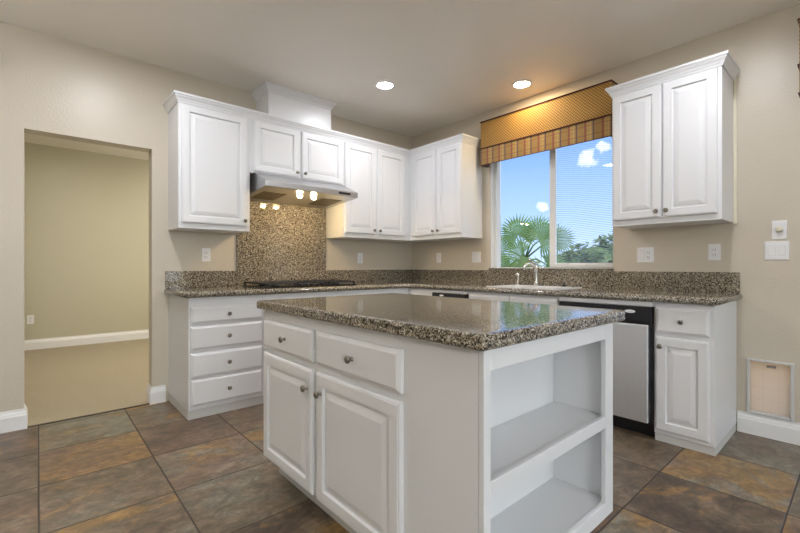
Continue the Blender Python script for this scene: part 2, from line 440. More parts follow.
# patio door beyond the pet door
pd = thing('door_1', (.08, -4.5, 0), None, None); pd['kind'] = 'structure'
m = MB(FB)
m.box(PY0, PY0+.05, -.13, -.04, .03, PZ, .004); m.box(PY1-.05, PY1, -.13, -.04, .03, PZ, .004)
m.box(PY0, PY1, -.13, -.04, PZ-.05, PZ-.001, .004); m.box(PY0, PY1, -.13, -.04, .001, .03, .004)
pm = (PY0+PY1)/2
m.box(pm-.04, pm+.04, -.12, -.05, .03, PZ-.05, .004); m.box(PY0+.05, pm-.04, -.11, -.06, .03, .12, .004); m.box(pm+.04, PY1-.05, -.11, -.06, .03, .12, .004)
m.build('door_frame', M_VINYL, pd)
m = MB(FB); m.box(PY0+.05, pm-.04, -.09, -.086, .12, PZ-.05); m.build('pane', M_GLASS, pd)
m = MB(FB); m.box(pm+.04, PY1-.05, -.09, -.086, .12, PZ-.05); m.build('pane', M_GLASS, pd)

gd = thing('door_added', (-3.3, YB-.08, 0), None, None); gd['kind'] = 'structure'
m = MB(); m.box(GX0, GX1, YB-.13, YB-.03, .001, .03); m.box(GX0, GX1, YB-.13, YB-.03, GZ-.05, GZ-.001)
gw = (GX1-GX0)/3
for i in range(4): q = GX0+gw*i; m.box(max(GX0, q-.04), min(GX1, q+.04), YB-.13, YB-.03, .031, GZ-.051)
m.build('door_frame', M_VINYL, gd)
for i in range(3):
    m = MB(); m.box(GX0+gw*i+.041, GX0+gw*(i+1)-.041, YB-.082, YB-.078, .031, GZ-.051); m.build('pane', M_GLASS, gd)

# ================================================================== CABINETRY HELPERS
DOOR = [(0, .013), (.003, .017), (.009, .018), (.010, .020), (.052, .020), (.056, .0085), (.066, .0085), (.070, .0125), (.094, .0185), (.096, .0185)]
FRONT = [(0, .012), (.004, .014), (.016, .020)]
KNOB = [(.0085, 0), (.0085, .002), (.005, .004), (.0048, .012), (.008, .014), (.0145, .018), (.0155, .022), (.0135, .026), (.007, .0285)]
def knob(f, u, o, z, parent):
    m = MB(f); m.lathe((u, o, z), 'o', KNOB, 16); return m.build('knob', M_NICKEL, parent)
def door(f, u0, u1, z0, z1, o, parent, ku=None, kz=None, name='door'):
    m = MB(f); m.panel(u0, u1, z0, z1, o, DOOR); d = m.build(name, M_WHITE, parent)
    if ku is not None: knob(f, ku, o+.020, kz, d)
    return d
def drawer(f, u0, u1, z0, z1, o, parent, k=True, name='drawer'):
    m = MB(f); m.panel(u0, u1, z0, z1, o, FRONT); d = m.build(name, M_WHITE, parent)
    if k: knob(f, (u0+u1)/2, o+.020, (z0+z1)/2, d)
    return d
G = .0005; WB, WT, WO = 1.384, 2.350, .325; EPS = .0004
# ------------------------------------------------------------------ wall cabinets
def wall_cab(f, u0, u1, z0, label, doors, o1=WO, name='wall_cabinet', group='white wall cabinets'):
    loc = f((u0+u1)/2, 0, z0)
    t = thing(name, loc, label, 'cabinet', group)
    m = MB(f); m.box(u0+G, u1-G, EPS, o1, z0, WT, .0015, 1); m.build('carcass', M_WHITE, t)
    for d in doors: door(f, *d[:4], o1+G, t, *d[4:])
    return t
wall_cab(FA, -2.704, -2.16, WB, 'white single-door wall cabinet left of the range hood, nearest the doorway', [(-2.682, -2.187, 1.426, 2.325, -2.21, 1.468)])
wall_cab(FA, -2.16, -1.228, 1.884, 'short white two-door wall cabinet directly above the range hood',
         [(-2.130, -1.712, 1.900, 2.325, -1.737, 1.942), (-1.684, -1.243, 1.900, 2.325, -1.658, 1.942)])
t = wall_cab(FA, -1.228, -.0005, WB, 'white two-door wall cabinet between range hood and room corner',
         [(-1.213, -.834, 1.428, 2.325, -.858, 1.468), (-.806, -.42, 1.428, 2.325, -.782, 1.468)])
wall_cab(FB, .3265, 1.092, WB, 'white two-door wall cabinet left of the window, in the corner',
         [(.385, .738, 1.428, 2.325, .713, 1.468), (.762, 1.083, 1.428, 2.325, .787, 1.468)])
wr = wall_cab(FB, 2.516, 3.165, WB, 'white two-door wall cabinet right of the window, hanging on its own',
         [(2.526, 2.836, 1.424, 2.325, 2.811, 1.466), (2.846, 3.143, 1.424, 2.325, 2.871, 1.466)])
CR = [(0, 2.333), (.005, 2.333), (.007, 2.344), (.012, 2.350), (.016, 2.362), (.026, 2.374), (.029, 2.384), (.035, 2.386), (.035, 2.402), (0, 2.402)]
e = EPS
m = MB(); m.sweep([(-2.704-e, -EPS), (-2.704-e, -WO-e), (-WO-e, -WO-e), (-WO-e, -1.092-e), (-EPS, -1.092-e)], CR)
tag(m.build('crown_molding', M_WHITE), 'continuous white crown molding along the corner wall cabinets', 'molding')
m = MB(); m.sweep([(-EPS, -2.516+e), (-WO-e, -2.516+e), (-WO-e, -3.165-e), (-EPS, -3.165-e)], CR); m.build('crown', M_WHITE, wr)
m = MB(FB); m.box(3.1655, 3.182, EPS, .012, WB-.008, 2.345); m.build('scribe_strip', M_IVORY, wr)
# chimney box above the cabinets
cb = thing('vent_cover', (-1.65, -.15, 2.402), 'white boxed vent cover rising from the cabinets to the ceiling', 'vent cover')
m = MB(FA); m.box(-1.975, -1.335, EPS, .275, WT+.001, H-.001, .001, 1); m.build('box', M_WHITE, cb)
m = MB(); m.sweep([(-1.975-e, -EPS), (-1.975-e, -.275-e), (-1.335+e, -.275-e), (-1.335+e, -EPS)],
                  [(0, 2.628), (.005, 2.630), (.010, 2.645), (.026, 2.664), (.034, 2.676), (.040, 2.680), (.040, H-.001), (0, H-.001)]); m.build('crown', M_WHITE, cb)

# ------------------------------------------------------------------ base cabinets
BO = .59
def base_cab(f, u0, u1, label, name='base_cabinet', kick=.012, ends=(0, 0), kz=.068, zt=.868):
    t = thing(name, f((u0+u1)/2, 0, 0), label, 'cabinet', 'white base cabinets')
    m = MB(f); m.box(u0+G, u1-G, EPS, BO, kz, zt, .0015, 1); m.build('carcass', M_WHITE, t)
    m = MB(f); m.box(u0+.001, u1-.001, .02, BO-kick, .0005, kz-.0005); m.build('kick_board', M_KICK2, t)
    return t
t = base_cab(FA, -2.70, -2.16, 'white base cabinet of four drawers beside the doorway')
for z0, z1 in ((.684, .800), (.498, .662), (.299, .470), (.098, .283)): drawer(FA, -2.687, -2.168, z0, z1, BO+G, t)
t = base_cab(FA, -2.16, -1.13, 'white base cabinet under the cooktop, mostly hidden behind the island')
drawer(FA, -2.145, -1.145, .672, .815, BO+G, t, False, 'false_front')
door(FA, -2.145, -1.65, .092, .655, BO+G, t, -1.675, .60); door(FA, -1.64, -1.145, .092, .655, BO+G, t, -1.615, .60)
t = base_cab(FA, -1.13, -.5905, 'white blind corner base cabinet where the two runs of cabinets meet')
door(FA, -1.115, -.70, .092, .815, BO+G, t, -.725, .76)
t = base_cab(FB, .5915, .970, 'narrow white base cabinet left of the trash compactor')
door(FB, .66, .955, .092, .815, BO+G, t, .93, .76)
m = MB(FB); m.box(.9715, 1.3865, .55, BO+.022, .8435, .868, .001, 1); m.build('front_rail', M_WHITE, t)
t = base_cab(FB, 1.388, 2.255, 'white sink base cabinet under the window', zt=.70)
m = MB(FB); m.box(1.389, 2.254, BO-.02, BO, .7005, .868); m.build('front_rail', M_WHITE, t)
m = MB(FB); m.box(2.2565, 2.8705, .57, BO+.022, .8395, .868, .001, 1); m.build('front_rail', M_WHITE, t)
drawer(FB, 1.40, 1.815, .672, .845, BO+G, t, False, 'false_front'); drawer(FB, 1.825, 2.24, .672, .845, BO+G, t, False, 'false_front')
door(FB, 1.40, 1.815, .092, .655, BO+G, t, 1.79, .60); door(FB, 1.825, 2.24, .092, .655, BO+G, t, 1.85, .60)
t = base_cab(FB, 2.872, 3.182, 'narrow white base cabinet with drawer over door, right of the dishwasher', kz=.052)
drawer(FB, 2.886, 3.158, .682, .838, BO+G, t)
door(FB, 2.886, 3.158, .078, .655, BO+G, t, 2.912, .600)

# trash compactor
t = thing('trash_compactor', (-.3, -1.179, 0), 'black-fronted trash compactor under the counter between corner and sink', 'appliance')
m = MB(FB); m.box(.9715, 1.3865, .02, .57, .06, .842); m.build('housing', M_BLACK, t)
m = MB(FB); m.box(.974, 1.384, .5705, .632, .10, .785, .004); m.build('front_panel', M_STEEL2, t)
m = MB(FB); m.box(.974, 1.384, .5705, .636, .788, .842, .004); p = m.build('control_panel', M_BLACK, t)
def oval(f, u, z, o, ru, rz, m_):
    m = MB(f); k = 24
    m.loops([[(u+ru*math.cos(2*PI*i/k)*s, oo, z+rz*math.sin(2*PI*i/k)*s) for i in range(k)] for oo, s in ((o, 1), (o+.0015, 1), (o+.002, .92))])
    return m
oval(FB, 1.10, .818, .6363, .026, .0085, 0).build('badge', M_PLATE, p)
m = MB(FB); m.box(.99, 1.37, .02, .54, .0005, .0595); m.build('kick_plate', M_BLACK, t)

# dishwasher
t = thing('dishwasher', (-.3, -2.56, 0), 'stainless steel dishwasher with black control panel, right of the sink', 'dishwasher')
m = MB(FB); m.box(2.2565, 2.8705, .02, .60, .10, .838); m.build('housing', M_BLACK, t)
m = MB(FB); m.box(2.262, 2.848, .6005, .632, .105, .722, .006, 3); m.build('door', M_STEEL2, t)
m = MB(FB); m.box(2.262, 2.866, .6005, .630, .736, .838, .004, 2)
m.box(2.262, 2.866, .6005, .622, .724, .7375)
p = m.build('control_panel', M_BLACK, t)
m = MB(FB); m.box(2.30, 2.66, .6302, .634, .812, .822); m.build('handle_lip', M_BLACK, p)
b = oval(FB, 2.745, .803, .6303, .032, .0105, 0).build('badge', M_PLATE, p)
m = MB(FB); m.box(2.728, 2.762, .6325, .6328, .8015, .8045); m.build('lettering', M_KICK, b)
for k in range(5):
    m = MB(FB); m.lathe((2.40+k*.05, .6302, .778), 'o', [(.006, 0), (.006, .002), (.004, .003)], 10); m.build('button', M_BLACK, p)
m = MB(FB); m.box(2.258, 2.869, .02, .535, .0005, .0995); m.build('kick_plate', M_BLACK, t)

# ------------------------------------------------------------------ worktop on the two runs
ZT, ZU = .914, .869
wt = thing('worktop', (-.6, -.6, ZU), 'L-shaped speckled brown granite worktop along both walls', 'worktop')
SX0, SX1, SY0, SY1 = -.525, -.115, -2.17, -1.565
m = MB()
m.cells([-2.71, -.615, SX0, SX1, -EPS], [-3.19, SY0, SY1, -.615, -EPS],
        lambda u, v: (v > -.615 or u > -.615) and not (SX0 < u < SX1 and SY0 < v < SY1), ZU, ZT, lambda u, v, w_: (u, v, w_))
HR = [(0, ZU)] + [(.022*math.cos(a), (ZU+ZT)/2+.0225*math.sin(a)) for a in [(-90+15*i)*PI/180 for i in range(1, 12)]] + [(0, ZT)]
m.sweep([(-2.71, -EPS), (-2.71, -.615), (-.615, -.615), (-.615, -3.19), (-EPS, -3.19)], HR, smooth=True)
m.build('slab', M_GRAN, wt)
for a, b in ((-2.725, -2.1556), (-1.2344, -.0205)):
    m = MB(FA); m.box(a, b, EPS, .02, ZT+G, 1.053, .002, 1); m.build('backsplash', M_GRAN, wt)
m = MB(FA); m.box(-2.155, -1.235, EPS, .018, ZT+G, 1.694, .001, 1); m.build('cooktop_splash_panel', M_GRAN, wt)
for a, b, z in ((EPS, 1.185, 1.053), (1.186, 2.402, 1.0595), (2.403, 3.20, 1.053)):
    m = MB(FB); m.box(a, b, EPS, .02, ZT+G, z, .001, 1); m.build('backsplash', M_GRAN, wt)
m = MB(FB); m.box(WY0+.001, WY1-.001, -.054, .0, WZ0+.0005, WZ0+.014, .001, 1); m.box(1.186, 2.402, EPS, .026, WZ0+.0005, WZ0+.014, .002, 1); m.build('window_sill', M_GRAN, wt)

# ------------------------------------------------------------------ cooktop
cx0, cx1, cy0, cy1 = -2.13, -1.225, -.555, -.075
t = thing('cooktop', ((cx0+cx1)/2, -.31, ZT), 'black gas cooktop with cast iron grates set on the granite worktop', 'cooktop')
m = MB(); m.box(cx0, cx1, cy0, cy1, ZT+.0005, ZT+.012, .005, 2); m.build('pan', M_ENAMEL, t)
zb = ZT+.0122
for i, (bx, by, r) in enumerate([(-1.98, -.43, .04), (-1.98, -.20, .05), (-1.68, -.31, .06), (-1.38, -.43, .045), (-1.38, -.20, .04)]):
    m = MB(); m.lathe((bx, by, zb), 'z', [(r, 0), (r, .008), (r*.8, .010), (r*.8, .016), (r*.7, .019)], 20); m.build('burner', M_IRON, t)
for gx in (-1.98, -1.68, -1.38):
    m = MB(); x0, x1, y0, y1 = gx-.14, gx+.14, -.545, -.085; zg0, zg1 = ZT+.030, ZT+.042
    if gx == -1.68: y0 = -.47
    for yy in (y0, y1-.012): m.box(x0, x1, yy, yy+.012, zg0, zg1, .002, 1)
    for xx in (x0, x1-.012): m.box(xx, xx+.012, y0, y1, zg0, zg1, .002, 1)
    for xx in (gx-.05, gx+.04): m.box(xx, xx+.01, y0, y1, zg0+.001, zg1+.005, .002, 1)
    for q in (.25, .5, .75): m.box(x0, x1, y0+(y1-y0)*q-.005, y0+(y1-y0)*q+.005, zg0+.0015, zg1+.005, .002, 1)
    for xx in (x0, x1-.014):
        for yy in (y0, y1-.014): m.box(xx, xx+.014, yy, yy+.014, zb, zg0)
    m.build('grate', M_IRON, t)
for k in range(5):
    m = MB(); m.lathe((-1.79+k*.055, -.515, zb), 'z', [(.019, 0), (.018, .016), (.012, .020)], 14); m.build('control_knob', M_CHROME if False else M_BLACK, t)

# ------------------------------------------------------------------ range hood
u0, u1 = -2.128, -1.222
t = thing('range_hood', (-1.675, -.28, 1.69), 'stainless steel range hood with two lit bulbs under the short cabinet', 'range hood')
m = MB(FA)
prof = [(.0195, 1.697), (.0195, 1.8835), (.345, 1.8835), (.560, 1.792), (.566, 1.788), (.566, 1.744), (.560, 1.741)]
a = [(u0, o, z) for o, z in prof]; c = [(u1, o, z) for o, z in prof]
m.loops([a, c], cap0=True, cap1=True)
m.build('canopy', M_STEEL, t)
zu = lambda o: 1.697+(o-.0195)/(.54)*.044
def underbox(ua, ub, oa, ob, d, name, mt, parent):
    m = MB(FA); m.loops([[(ua, oa, zu(oa)-.0004), (ub, oa, zu(oa)-.0004), (ub, ob, zu(ob)-.0004), (ua, ob, zu(ob)-.0004)],
                         [(ua, oa, zu(oa)-d), (ub, oa, zu(oa)-d), (ub, ob, zu(ob)-d), (ua, ob, zu(ob)-d)]]); return m.build(name, mt, parent)
M_FILT = plain('dark_filter_mesh', (.20, .17, .13), .35, 1.0, bump=.6, bscale=400)
underbox(-2.07, -1.86, .12, .40, .004, 'filter', M_FILT, t); underbox(-1.50, -1.29, .12, .40, .004, 'filter', M_FILT, t)
M_BULB = emit('warm_bulb', (1, .72, .36), HOODLAMP)
for bu in (-1.745, -1.605):
    m = MB(FA); m.lathe((bu, .415, zu(.415)-.0005), 'z', [(.030, 0), (.030, -.006), (.024, -.007)], 18); hs = m.build('lamp_ring', M_CHROME, t)
    m = MB(FA); m.lathe((bu, .415, zu(.415)-.0078), 'z', [(.022, 0), (.021, -.008), (.014, -.016), (.005, -.019)], 16); m.build('bulb', M_BULB, hs)
m = MB(FA); m.box(-1.435, -1.305, .5662, .569, 1.756, 1.776, .001, 1); m.build('control_panel', M_BLACK, t)
m = MB(FA); m.box(-2.06, -2.01, .5662, .567, 1.771, 1.778); m.build('badge', M_KICK, t)

# ------------------------------------------------------------------ sink, faucet, dispenser
t = thing('sink', (-.32, -1.8675, ZT), 'white double-bowl drop-in sink under the window', 'sink')
m = MB(); y0, y1 = SY0-.018, SY1+.018; x0, x1 = SX0-.018, SX1+.018
ym = (y0+y1)/2; bx0, bx1 = x0+.04, x1-.085
m.cells([x0, bx0, bx1, x1], [y0, y0+.04, ym-.02, ym+.02, y1-.04, y1],
        lambda u, v: not (bx0 < u < bx1 and (y0+.04 < v < ym-.02 or ym+.02 < v < y1-.04)), ZT+.0005, ZT+.007, lambda u, v, w_: (u, v, w_))
m.build('rim', M_PORC, t)
for ya, yb in ((y0+.04, ym-.02), (ym+.02, y1-.04)):
    m = MB(); r = lambda i, z: [(bx0+i, ya+i, z), (bx1-i, ya+i, z), (bx1-i, yb-i, z), (bx0+i, yb-i, z)]
    m.loops([r(0, ZT), r(.01, .76), r(.03, .74)], cap0=False); m.loops([r(-.004, ZT), r(.006, .756), r(.03, .735)], cap0=False)
    bowl = m.build('bowl', M_PORC, t)
    m = MB(); m.lathe(((bx0+bx1)/2, (ya+yb)/2, .7405), 'z', [(.04, 0), (.038, .003), (.02, .002)], 16); m.build('drain', M_CHROME, bowl)
fx, fy = -.155, -1.80; fz = ZT+.0075
t = thing('faucet', (fx, fy, fz), 'brushed nickel single-lever faucet at the back of the sink', 'faucet')
m = MB(); m.lathe((fx, fy, fz), 'z', [(.030, 0), (.030, .006), (.022, .012), (.019, .03), (.019, .125), (.022, .135), (.026, .150), (.027, .165), (.023, .182), (.012, .190)], 18); m.build('body', M_CHROME, t)
m = MB(); pts = []
dv = Vector((-.80, .60, 0)).normalized()
for i, (q, z) in enumerate([(0.005, .150), (.022, .178), (.045, .195), (.072, .196), (.094, .182), (.108, .160), (.112, .140)]):
    pts.append((fx+dv.x*q, fy+dv.y*q, fz+z))
m.tube(pts, [.013, .0125, .012, .012, .012, .012, .014], 12); m.build('spout', M_CHROME, t)
m = MB(); m.tube([(fx, fy, fz+.185), (fx-.012, fy+.012, fz+.205), (fx-.05, fy+.05, fz+.235)], [.009, .008, .006], 10); m.build('lever', M_CHROME, t)
sx, sy = -.155, -1.615
t = thing('soap_dispenser', (sx, sy, fz), 'small soap dispenser pump left of the faucet', 'soap dispenser')
m = MB(); m.lathe((sx, sy, fz), 'z', [(.020, 0), (.020, .004), (.011, .012), (.010, .07), (.013, .08)], 14); m.build('stem', M_CHROME, t)
m = MB(); m.lathe((sx, sy, fz+.0805), 'z', [(.018, 0), (.020, .008), (.018, .022), (.008, .026)], 14); m.tube([(sx, sy, fz+.095), (sx-.05, sy, fz+.092)], [.007, .005], 8); m.build('pump_head', M_CHROME, t)
m = MB(); m.lathe((-.155, -2.06, fz), 'z', [(.021, 0), (.021, .010), (.016, .014), (.006, .016), (.006, .030), (.009, .034), (.004, .038)], 14)
tag(m.build('air_gap_cap', M_BLACK), 'little dark cap on the sink ledge right of the faucet', 'cap')

# ------------------------------------------------------------------ island
ix0, ix1, iy0, iy1 = -2.609, -1.770, -3.085, -1.668; kz = .112
yb = -2.845
t = thing('kitchen_island', ((ix0+ix1)/2, (iy0+iy1)/2, 0), 'white kitchen island cabinet with doors, drawers and open end shelves', 'cabinet')
m = MB()
m.box(ix0+.0245, ix1, yb, iy1, kz, .868)
m.box(ix0, ix0+.024, iy0+.019, iy1, kz, .868); m.box(ix1-.024, ix1, iy0+.019, yb-G, kz, .868)
m.box(ix0+.0245, ix1-.0245, iy0+.019, yb-G, .822, .868); m.box(ix0+.0245, ix1-.0245, iy0+.019, yb-G, kz, .166)
m.build('carcass', M_WHITE, t)
m = MB(FA)
o0, o1 = -iy0-.0185, -iy0
m.box(ix0, -2.578, o0, o1, kz, .868, .0015, 1); m.box(-1.838, ix1, o0, o1, kz, .868, .0015, 1)
for z0, z1 in ((.808, .868), (.462, .507), (kz, .170)): m.box(-2.5775, -1.8385, o0, o1, z0, z1, .0015, 1)
m.build('end_frame', M_WHITE, t)
m = MB(); m.box(ix0+.0245, ix1-.0245, iy0+.019, yb-G, .478, .498); m.build('shelf', M_WHITE, t)
m = MB(); m.box(ix0+.07, ix1-.07, iy0+.07, iy1-.03, .0005, kz-.0005); m.build('kick_board', M_KICK, t)
O = -ix0+G
drawer(FB, 1.703, 2.203, .680, .822, O, t); drawer(FB, 2.240, 2.766, .680, .822, O, t)
door(FB, 1.703, 2.203, .120, .652, O, t, 2.165, .570); door(FB, 2.240, 2.766, .120, .652, O, t, 2.278, .570)
# island worktop
iw = thing('island_worktop', (-2.18, -2.37, ZU), 'thick speckled granite island top with a glossy stepped edge', 'worktop')
m = MB(); X0, X1, Y0, Y1 = -2.617, -1.717, -3.084, -1.660
def rounded(x0, x1, y0, y1, r, k=5):
    P = []
    for (cx_, cy_, a0) in ((x0+r, y1-r, 180), (x1-r, y1-r, 90), (x1-r, y0+r, 0), (x0+r, y0+r, -90)):
        for i in range(k+1):
            a = math.radians(a0-90*i/k); P.append((cx_+r*math.cos(a), cy_+r*math.sin(a)))
    return P
zc_ = (ZU+ZT)/2
PR = [(-.012, ZU)] + [((.0245 if abs(a) != 5 else .0225)*math.cos(math.radians(a))**.5, zc_+.0225*math.copysign(abs(math.sin(math.radians(a)))**.7, a)) for a in (-88, -70, -52, -36, -20, -5, 5, 20, 36, 52, 70, 88)] + [(-.012, ZT)]
base = rounded(X0, X1, Y0, Y1, .02)
rings = []
cxm, cym = (X0+X1)/2, (Y0+Y1)/2
for o, z in PR:
    r = max(.002, .004+.5*o)
    rings.append([(x, y, z) for x, y in rounded(X0-o, X1+o, Y0-o, Y1+o, r)])
m.loops(rings, smooth=False)
m.build('slab', M_GRAN, iw)

# ------------------------------------------------------------------ valances
def valance(u0, u1, label, o=.125):
    zt, zm, zb_ = 2.548, 2.282, 2.115
    t = thing('window_valance', (-.06, -(u0+u1)/2, zb_), label, 'valance', 'gold and plaid box valances')
    m = MB(FB); m.box(u0, u1, o-.012, o, zm, zt); m.box(u0, u0+.012, .001, o-.0125, zm, zt); m.box(u1-.012, u1, .001, o-.0125, zm, zt); m.box(u0+.0125, u1-.0125, .001, o-.0125, zt-.012, zt)
    m.build('gold_panel', M_GOLD, t, origin=None)
    m = MB(FB); m.box(u0, u1, o-.010, o+.002, zb_, zm-G); m.box(u0, u0+.012, .001, o-.0105, zb_, zm-G); m.box(u1-.012, u1, .001, o-.0105, zb_, zm-G); m.build('plaid_skirt', M_PLAID, t)
    for z, r in ((zt+.002, .0065), (zm, .0065), (zb_, .0035)):
        m = MB(FB); k = .003
        m.tube([(u0-k, .008, z), (u0-k, o+k, z)], r, 8); m.tube([(u0-k, o+k, z), (u1+k, o+k, z)], r, 8); m.tube([(u1+k, o+k, z), (u1+k, .008, z)], r, 8); m.build('piping', M_PIPING, t)
    return t
valance(1.165, 2.43, 'gold lattice box valance with plaid skirt over the kitchen window')
valance(3.492, 5.6, 'second gold valance at the right edge, over the patio door')

# ------------------------------------------------------------------ outlets and switches
def plate(name, f, u, z, kinds, label, cat, group, o=0.0):
    wd = .070+.046*(len(kinds)-1); t = thing(name, f(u, o, z), label, cat, group)
    m = MB(f); m.box(u-wd/2, u+wd/2, o+EPS, o+.006, z-.0575, z+.0575, .002, 2); m.build('cover_plate', M_PLATE, t)
    for i, k in enumerate(kinds):
        c = u+(i-(len(kinds)-1)/2)*.046
        if k == 'o':
            for zz in (z+.02, z-.02):
                m = MB(f); m.lathe((c, o+.0062, zz), 'o', [(.0165, 0), (.0165, .002), (.015, .0025)], 18); s = m.build('socket', M_PLATE, t)
                m = MB(f); m.box(c-.008, c-.0055, o+.0088, o+.0092, zz-.004, zz+.006); m.box(c+.0055, c+.008, o+.0088, o+.0092, zz-.004, zz+.006); m.box(c-.002, c+.002, o+.0088, o+.0092, zz-.011, zz-.007); m.build('slot', M_DARK, s)
        elif k == 'g':
            m = MB(f); m.box(c-.0165, c+.0165, o+.0062, o+.009, z-.033, z+.033, .001, 1); s = m.build('socket', M_PLATE, t)
            m = MB(f)
            for zz in (z+.018, z-.018):
                m.box(c-.008, c-.0055, o+.0092, o+.0096, zz-.004, zz+.006); m.box(c+.0055, c+.008, o+.0092, o+.0096, zz-.004, zz+.006); m.box(c-.002, c+.002, o+.0092, o+.0096, zz-.011, zz-.007)
            m.build('slot', M_DARK, s)
        elif k == 's':
            m = MB(f); m.box(c-.0165, c+.0165, o+.0062, o+.0075, z-.033, z+.033)
            s = m.build('switch_frame', M_KICK, t)
            m = MB(f); m.loops([[(c-.0155, o+.0077, z-.032), (c+.0155, o+.0077, z-.032), (c+.0155, o+.0077, z+.032), (c-.0155, o+.0077, z+.032)],
                                [(c-.0155, o+.0085, z-.032), (c+.0155, o+.0085, z-.032), (c+.0155, o+.0125, z+.032), (c-.0155, o+.0125, z+.032)]]); m.build('rocker', M_PLATE, t)
        elif k == 'd':
            m = MB(f); m.box(c-.015, c+.015, o+.0062, o+.008, z-.032, z+.032); m.build('insert', M_PLATE, t)
            m = MB(f); m.lathe((c, o+.0082, z+.002), 'o', [(.018, 0), (.0165, .010), (.0155, .018), (.010, .020)], 20); m.build('dimmer_knob', M_IVORY, t)
    return t
GO = 'white wall outlets and switches'
plate('wall_outlet', FA, -2.412, 1.192, 'o', 'white outlet below the single-door wall cabinet, left of the cooktop', 'outlet', GO)
plate('wall_outlet', FA, -.788, 1.185, 'o', 'white outlet on the wall between cooktop and room corner', 'outlet', GO)
plate('wall_outlet', FB, .469, 1.192, 'o', 'white outlet under the corner cabinet left of the window', 'outlet', GO)
plate('wall_switch', FB, 1.013, 1.190, 'ss', 'white double switch plate just left of the window', 'switch', GO)
plate('wall_outlet', FB, 2.633, 1.180, 'sg', 'white plate with one switch and one outlet, just right of the window', 'outlet', GO)
plate('wall_outlet', FB, 3.062, 1.190, 'g', 'white outlet under the right end of the lone wall cabinet', 'outlet', GO)
plate('dimmer_switch', FB, 3.392, 1.321, 'd', 'white dimmer plate with round cream knob above the double switch', 'switch', GO)
plate('wall_switch', FB, 3.380, 1.192, 'ss', 'white double rocker switch below the dimmer knob', 'switch', GO)
plate('wall_outlet', FA, -3.569, .40, 'o', 'white outlet low on the far wall seen through the doorway', 'outlet', GO, o=-FARY)
t = thing('door_chime', (-3.79, 0, 2.37), 'white box on the wall at the far left edge, left of the doorway', 'door chime')
m = MB(FA); m.box(-3.90, -3.683, EPS, .05, 2.385, 2.50, .012, 3); m.build('cover', M_PLATE, t)
m = MB(FA); m.box(-3.875, -3.71, .0502, .052, 2.40, 2.41); m.build('grille', M_KICK, t)

# ------------------------------------------------------------------ pet door
t = thing('pet_door', (0, -3.352, .123), 'small white framed pet door with translucent flap low on the wall', 'pet door')
m = MB(FB); a0, a1, z0, z1 = 3.236, 3.462, .1355, .492
for q in ((a0, a0+.014, z0, z1), (a1-.018, a1, z0, z1), (a0+.0145, a1-.0185, z0, z0+.016), (a0+.0145, a1-.0185, z1-.014, z1)): m.box(q[0], q[1], EPS, .016, q[2], q[3], .003, 2)
m.build('frame', M_KICK2, t)
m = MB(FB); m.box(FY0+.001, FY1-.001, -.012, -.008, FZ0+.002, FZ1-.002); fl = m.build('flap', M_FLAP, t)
m = MB(FB); m.box(3.330, 3.378, -.0078, .002, .444, .460, .002, 1); cp = m.build('latch', M_CHROME, fl)

# ------------------------------------------------------------------ recessed ceiling lamps
def downlight(x, y, c, s, label):
    t = thing('recessed_light', (x, y, H), label, 'ceiling light', 'recessed ceiling lights')
    m = MB(); k = 28
    ring = lambda r, z: [(x+r*math.cos(2*PI*i/k), y+r*math.sin(2*PI*i/k), z) for i in range(k)]
    m.loops([ring(.066, H-.0005), ring(.088, H-.0005), ring(.086, H-.006), ring(.068, H-.008), ring(.066, H-.0005)], False, False, smooth=True); m.build('trim_ring', M_PLATE, t)
    m = MB(); m.lathe((x, y, H-.0005), 'z', [(.065, 0), (.064, -.004), (.045, -.006)], 28); m.build('lamp', emit('lamp_glow', c, s), t)
W_ = (1, 1.01, 1.06); W2 = (1, .74, .42)
downlight(-1.188, -.932, W_, S_CORNER, 'bright recessed ceiling light in front of the corner cabinets')
downlight(-.294, -1.745, W2, S_WINDOW, 'warm recessed ceiling light above the gold window valance')
for x, y, d in ((-3.12, -1.05, 'recessed ceiling light just above the frame, in front of the doorway'),
                (-1.0, -3.23, 'recessed ceiling light over the far side of the island, out of frame'),
                (-1.1, -5.2, 'added recessed fill light behind the camera by the patio door'),  # this and the next three are added fill lights, never in view
                (-3.4, -5.2, 'added recessed fill light behind the camera, middle of the room'),
                (-5.3, -2.6, 'added recessed fill light far left of the kitchen, out of view'),
                (-5.3, -5.0, 'added recessed fill light behind the camera, far left')):
    downlight(x, y, W_, S_DOORWAY if y > -2 and x > -4 else (S_ISLAND if y > -4 and x > -4 else S_BACK_FILL), d)
downlight(-3.2, 1.6, (1, .93, .80), S_FAR_FILL, 'added recessed fill light of the carpeted next room, out of view')  # both next-room ceiling lights are added, unseen, to brighten it
downlight(-1.6, 1.8, (1, .93, .80), S_FAR_FILL, 'added recessed fill light of the carpeted next room, right side, out of view')

def pendant(x, y, z, r, c, s_, label):  # hanging globes added out of view to brighten the rooms
    t = thing('fill_pendant', (x, y, z-r), label, 'pendant lamp', 'added globe fill lamps')
    m = MB(); m.lathe((x, y, z), 'z', [(r*math.sin(a), -r*math.cos(a)) for a in [PI*(.04+.92*i/12) for i in range(13)]], 24); m.build('globe', emit('fill_globe_glow', c, s_), t)
    m = MB(); m.tube([(x, y, z+r*.99), (x, y, H-.021)], .006, 8); m.build('cord', M_NICKEL, t)
    m = MB(); m.lathe((x, y, H-.0005), 'z', [(.06, 0), (.06, -.012), (.02, -.02)], 20); m.build('canopy', M_NICKEL, t)
pendant(-1.3, 1.6, 1.75, .16, (1, .98, .92), 44, 'added globe fill lamp of the next room, out of view')
pendant(-3.6, -6.2, 1.75, .18, (1, 1.0, 1.02), S_FILL_GLOBE, 'added globe fill lamp behind the camera, out of view')

